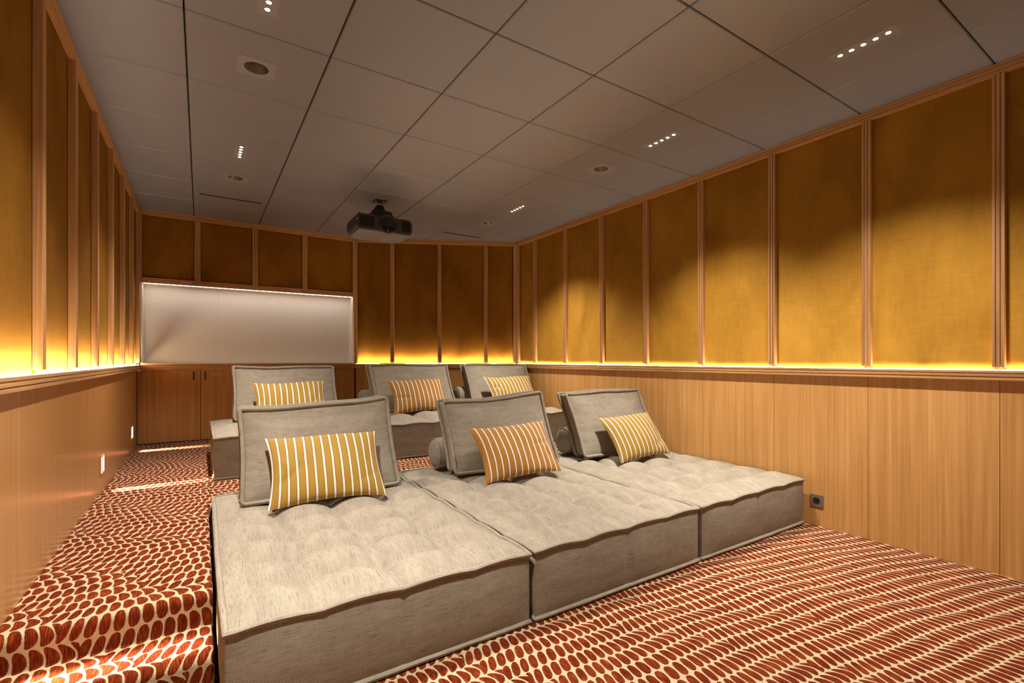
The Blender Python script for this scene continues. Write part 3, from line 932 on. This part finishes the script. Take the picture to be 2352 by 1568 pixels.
for p in LED_POS: led_fixture(*p, LEDLAB[p])

def round_light(x, y, label):
    root = empty('recessed_downlight', (x, y, ZC))
    tag(root, label, 'ceiling light', 'round recessed downlights')
    mb = MB(); mb.plate_hole(0, 0, 0.088, 0.088, 0.056, -0.0008, 40)
    mb.build('plate', 'plate', root)
    q = MB(); q.lathe([(0.056, -0.0008), (0.054, 0.006), (0.036, 0.075)], (0, 0, 0), 40); q.build('reflector', 'cone', root)
    q = MB(); q.lathe([(0.036, 0.075), (0.0001, 0.078)], (0, 0, 0), 40); q.build('lamp', 'dark', root)
RL = {ROUND_POS[0]: 'large looking unlit round downlight in the ceiling above the aisle',
      ROUND_POS[1]: 'unlit round downlight between the five-spot light and the air slot on the aisle side',
      ROUND_POS[2]: 'unlit round downlight above the front row on the side of the socket wall',
      ROUND_POS[3]: 'small unlit round downlight in front of the slanted wall'}
for p in ROUND_POS: round_light(*p, RL[p])

for (x, y), l in zip(VENT_POS, ('thin black air slot in the ceiling before the gold cabinets', 'thin black air slot in the ceiling before the slanted wall')):
    root = empty('air_vent', (x, y, ZC)); tag(root, l, 'air vent', 'ceiling air slots')
    q = MB(); q.box(-0.252, 0.252, -0.013, 0.013, -0.0014, 0.0005, 'x'); q.build('frame', 'charcoal', root)
    q = MB(); q.box(-0.249, 0.249, -0.010, 0.010, -0.0022, -0.0012, 'x'); q.build('slot', 'gap', root)

# ================================================================ projector
def projector():
    x0, y0, z0 = 1.395, 4.505, 2.243
    k = 1.13; GAPZ = (ZC - z0) / k
    root = empty('projector', (x0, y0, z0)); root.scale = (k, k, k); tag(root, 'black and grey projector hanging from the ceiling', 'projector')
    w, d, h = 0.462, 0.34, 0.135
    def rr(w, h, r, cz, n=6):
        return [(sx * (w / 2 - r) + r * math.cos(t), cz + sz * (h / 2 - r) + r * math.sin(t))
                for sx, sz, a in ((1, 1, 0), (-1, 1, PI / 2), (-1, -1, PI), (1, -1, 1.5 * PI)) for t in np.linspace(a, a + PI / 2, n)]
    # body: rounded section lofted front to back, narrower behind
    def loft(mb, secs):
        G = np.array([[(p[0], y, p[1]) for p in s_ + s_[:1]] for y, s_ in secs])
        n, kk = G.shape[:2]; UV = np.stack([G[..., 0], G[..., 1] + G[..., 2]], -1)
        mb.grid(G, UV, True)
        mb.face([tuple(p) for p in G[0][:-1]], [(p[0], p[2]) for p in G[0][:-1]])
        mb.face([tuple(p) for p in G[-1][:-1]][::-1], [(p[0], p[2]) for p in G[-1][:-1]])
    mb = MB(); loft(mb, [(-d / 2 + 0.004, rr(w - 0.012, h - 0.014, 0.040, h / 2 + 0.004)), (-d / 2 + 0.02, rr(w, h - 0.006, 0.045, h / 2 + 0.003)), (d / 2 - 0.06, rr(w, h - 0.006, 0.045, h / 2 + 0.003)), (d / 2, rr(w - 0.05, h - 0.03, 0.04, h / 2 + 0.006))])
    mb.build('housing', 'charcoal', root)
    # grey underside tray
    mb = MB(); a = w / 2 - 0.022; t = 0.016
    out = [(-a, -d / 2 - 0.001), (a, -d / 2 - 0.001), (a, d / 2 - 0.07), (a - 0.06, d / 2 - 0.01), (-a + 0.06, d / 2 - 0.01), (-a, d / 2 - 0.07)]
    mb.extrude([(p[0], p[1]) for p in out], 0.0, t, lambda p, q, l: (p, q, l))
    mb.build('underside', 'projgrey', root, bevel=0.004)
    mb = MB(); mb.box(-0.02, 0.075, -d / 2 + 0.03, -d / 2 + 0.042, -0.0008, 0.001, 'x'); mb.build('vent_slot', 'charcoal', root)
    mb = MB()
    for q_ in range(8): mb.box(-0.055 + q_ * 0.008 + (0.004 if q_ > 3 else 0), -0.050 + q_ * 0.008 + (0.004 if q_ > 3 else 0), 0.02, 0.027, -0.0006, 0.001, 'x')
    mb.build('badge', 'chrome', root)
    # front: face plate, intake grilles and lens
    yf = -d / 2
    mb = MB(); G = rr(w - 0.03, h - 0.026, 0.032, h / 2 + 0.006)
    mb.extrude(G, 0, 0.006, lambda p, q, l: (p, yf + 0.004 - l, q)); mb.build('front_panel', 'charcoal', root)
    for xa, xb in ((-0.205, -0.088), (0.135, 0.205)):
        mb = MB(); mb.box(xa, xb, yf - 0.004, yf + 0.002, 0.032, 0.115, 'x')
        for q_ in range(9): mb.box(xa + 0.003, xb - 0.003, yf - 0.0065, yf - 0.004, 0.036 + q_ * 0.0085, 0.0385 + q_ * 0.0085, 'x')
        mb.build('grille', 'darkmat', root)
    R = 0.066; c = (0.02, yf, h / 2 + 0.008)
    mb = MB(); mb.lathe([(R + 0.012, 0.004), (R + 0.010, -0.012), (R + 0.004, -0.014), (R, -0.012), (R - 0.008, -0.002)], c, 40, 'y'); lr = mb.build('lens_ring', 'dark', root)
    mb = MB(); mb.lathe([(R - 0.004, -0.003), (R - 0.02, -0.007), (0.02, -0.011), (0.0001, -0.012)], c, 40, 'y'); mb.build('lens', 'lens', lr)
    for sx, yy in ((-0.19, -0.12), (0.19, -0.12), (-0.13, -0.1)):
        mb = MB(); mb.lathe([(0.0001, h + 0.010), (0.014, h + 0.008), (0.016, h - 0.006)], (sx, yy, 0), 16); mb.build('foot', 'dark', root)
    mb = MB(); mb.box(-w / 2 - 0.001, -w / 2 + 0.004, -0.10, 0.10, 0.05, 0.095, 'y'); mb.build('side_vent', 'dark', root, bevel=0.002)
    mb = MB(); mb.lathe([(0.004, 0.0), (0.0001, -0.001)], (-0.222, yf + 0.004, 0.083), 10, 'y'); mb.build('indicator', 'blue', root)
    # mount
    mb = MB(); mb.box(-0.075, 0.095, -0.08, 0.12, h - 0.004, h + 0.075, 'x'); mb.build('mount_head', 'dark', root, bevel=0.024, seg=4)
    mb = MB(); mb.lathe([(0.055, h + 0.06), (0.045, h + 0.115), (0.036, h + 0.14), (0.0001, h + 0.141)], (0.02, 0.05, 0), 20); mb.build('mount_neck', 'dark', root)
    mb = MB()
    for a in (-0.034, 0.030):
        mb = MB(); mb.box(0.02 + a - 0.006, 0.02 + a + 0.006, 0.03, 0.07, h + 0.12, GAPZ, 'z'); mb.build('mount_bracket', 'chrome', root)
    mb = MB(); mb.box(-0.03, 0.07, 0.0, 0.10, GAPZ - 0.006, GAPZ, 'x'); mb.build('ceiling_plate', 'dark', root)
projector()

# ================================================================ back cabinets
def cabinets():
    posts = [-0.030, 0.502, 1.014]
    root = empty('wall_cabinet', (0.53, YB, 1.866)); tag(root, 'row of gold velvet cabinet doors above the white niche', 'cabinet')
    R = lambda x: x - 0.53; Z = lambda z: z - 1.866
    mb = MB(); mb.box(R(XL + 0.002), R(BX - 0.03), REC + 0.02, 0.33, Z(1.876), Z(2.595), 'x'); mb.build('carcass', 'backing', root)
    mt = MB(); hmould(mt, R(XL), R(BX - 0.026), Z(1.866), Z(1.920), REC); mt.build('lower_trim', 'oak', root, bevel=0.0015)
    for x in posts:
        mp = MB(); batten(mp, R(x), Z(1.920), Z(2.546), 0.052); mp.build('stile', 'oak', root, bevel=0.0012)
    for x in (XL + 0.006, ):
        mp = MB(); mp.box(R(XL), R(XL + 0.012), 0, REC, Z(1.92), Z(2.546), 'z'); mp.build('stile', 'oak', root)
    mp = MB(); mp.box(R(BX - 0.026), R(BX), 0, REC, Z(1.058), Z(2.546), 'z'); mp.build('stile', 'oak', root)
    eds = [XL + 0.012, -0.056, -0.004, 0.476, 0.528, 0.988, 1.040, BX - 0.026]
    hand = [(-0.102, 1.991), (0.043, 1.987), (0.945, 1.982), None]
    for i in range(4):
        a, b = eds[2 * i] + 0.003, eds[2 * i + 1] - 0.003
        n, m = 8, 8; P = np.zeros((n, m, 3)); UV = np.zeros((n, m, 2))
        for p in range(n):
            for q in range(m):
                z = 1.924 + (2.542 - 1.924) * p / (n - 1); x = a + (b - a) * q / (m - 1)
                e = (math.sin(PI * p / (n - 1)) * math.sin(PI * q / (m - 1))) ** 0.4
                P[p, q] = (R(x), 0.020 - 0.004 * e, Z(z)); UV[p, q] = (z, x)
        mb = MB(); mb.grid(P, UV, True, flip=True); mb.box(R(a), R(b), 0.020, REC + 0.018, Z(1.924), Z(2.542), 'z', skip='y-')
        dr = mb.build('door', 'velvet_shaded', root)
        if hand[i]:
            hx, hz = hand[i]
            q = MB(); q.tube([(R(hx), -0.012, Z(hz - 0.042)), (R(hx), -0.012, Z(hz)), (R(hx), -0.012, Z(hz + 0.042))], 0.0055, 10, False)
            q.tube([(R(hx), 0.022, Z(hz)), (R(hx), -0.012, Z(hz))], 0.0045, 10, False)
            q.build('handle', 'bronze', dr)
    for x, l in ((-0.131, 'pink label strip on the trim under the first cabinet handle'), (0.913, 'pink label strip on the trim under the third gold cabinet door')):
        q = MB(); q.box(-0.05, 0.05, -0.0012, 0, 0, 0.022, 'x')
        o = q.build('paper_label', 'sticker', None, (x, YB - 0.0002, 1.882)); tag(o, l, 'label', 'pink labels on the cabinets')
    root = empty('base_cabinet', (0.53, YB, ZP)); tag(root, 'oak base cabinet with flush doors under the white niche', 'cabinet')
    mb = MB(); mb.box(R(XL + 0.002), R(BX - 0.002), REC + 0.022, 0.33, 0.0, RAIL0 - ZP, 'x'); mb.build('carcass', 'backing', root)
    for i, (a, b) in enumerate(((XL - REC, -0.004), (0.0, 0.502), (0.506, 1.030), (1.034, BX))):
        mb = MB(); mb.box(R(a + 0.001), R(b), REC, REC + 0.021, 0.004, RAIL0 - ZP - 0.001, 'z')
        dr = mb.build('door', 'veneer', root, bevel=0.0012)
        hx = {0: -0.066, 1: 0.037, 2: 0.965, 3: 1.10}[i]
        q = MB(); hz = 0.928 - ZP
        q.tube([(R(hx), REC - 0.022, hz - 0.045), (R(hx), REC - 0.026, hz), (R(hx), REC - 0.022, hz + 0.045)], 0.007, 10, False)
        for s_ in (-1, 1): q.tube([(R(hx), REC + 0.002, hz + s_ * 0.036), (R(hx), REC - 0.024, hz + s_ * 0.036)], 0.005, 8, False)
        q.build('handle', 'dark', dr)
    q = MB(); q.box(-0.05, 0.05, -0.0012, 0, 0, 0.020, 'x')
    o = q.build('paper_label', 'sticker', None, (0.125, YB + REC - 0.0002, 0.928)); tag(o, 'faint pink label beside the dark handle of the base cabinet', 'label', 'pink labels on the cabinets')
cabinets()

# ================================================================ socket
def socket():
    root = empty('wall_socket', (XR + REC, 1.578, 0.127)); tag(root, 'square bronze wall socket above the carpet at the end of the front row', 'socket')
    mb = MB(); n = 0.040
    mb.box(-0.006, 0.0, -n, n, 0.0, 0.08, 'z'); mb.build('plate', 'bronze', root, bevel=0.001)
    mb = MB(); mb.lathe([(0.0205, -0.0062), (0.0205, -0.0085), (0.0185, -0.0085), (0.018, -0.0066)], (0, 0, 0.041), 28, 'x'); mb.build('rim', 'dark', root)
    mb = MB(); mb.lathe([(0.0185, -0.0064), (0.0001, -0.0070)], (0, 0, 0.041), 28, 'x', False); mb.build('insert', 'dark', root)
    mb = MB(); mb.lathe([(0.0024, -0.0068), (0.0024, -0.011), (0.0001, -0.0115)], (0, 0, 0.052), 12, 'x'); mb.build('earth_pin', 'chrome', root)
socket()

# ================================================================ step lights in the left wall
def step_light(y, zf, label, gain=1.0):
    x = XL - REC
    root = empty('step_light', (x, y, zf + 0.118)); tag(root, label, 'step light', 'step lights along the aisle')
    fr = MB(); W2 = 0.066; hh = 0.122; t = 0.009
    fr.box(0.0, 0.006, -W2, -W2 + t, 0, hh, 'z'); fr.box(0.0, 0.006, W2 - t, W2, 0, hh, 'z')
    fr.box(0.0, 0.006, -W2 + t, W2 - t, 0, t, 'y'); fr.box(0.0, 0.006, -W2 + t, W2 - t, hh - t, hh, 'y')
    fr.box(0.0, 0.002, -W2 + t, W2 - t, t, hh - t, 'z')
    fr.build('frame', 'veneer', root)
    for s_ in (-1, 1):
        q = MB(); q.box(0.002, 0.0055, s_ * 0.047 - 0.0055, s_ * 0.047 + 0.0055, 0.012, hh - 0.012, 'z'); q.build('diffuser', 'step', root)
    for k, tx in enumerate((0.10, 0.22, 0.36, 0.52)):
        ld = bpy.data.lights.new('step_beam', 'SPOT'); ld.energy = STEP_W * gain * (0.55, 0.9, 1.1, 0.8)[k]; ld.color = STEP_COL
        ld.spot_size = math.radians((38, 30, 23, 19)[k]); ld.spot_blend = 0.8; ld.shadow_soft_size = 0.006
        lo = bpy.data.objects.new('step_beam', ld); COL.objects.link(lo); lo.parent = root; lo.location = (0.014, 0, 0.062)
        lo.rotation_euler = Vector((tx, 0, -0.18)).to_track_quat('-Z', 'Y').to_euler()
step_light(4.075, ZP, 'glowing step light low on the polished wood wall beside the back row')
step_light(5.675, ZP, 'small glowing step light low on the wood wall near the base cabinet')
step_light(1.990, Z2, 'step light low on the wood wall at the bottom step', 0.7)
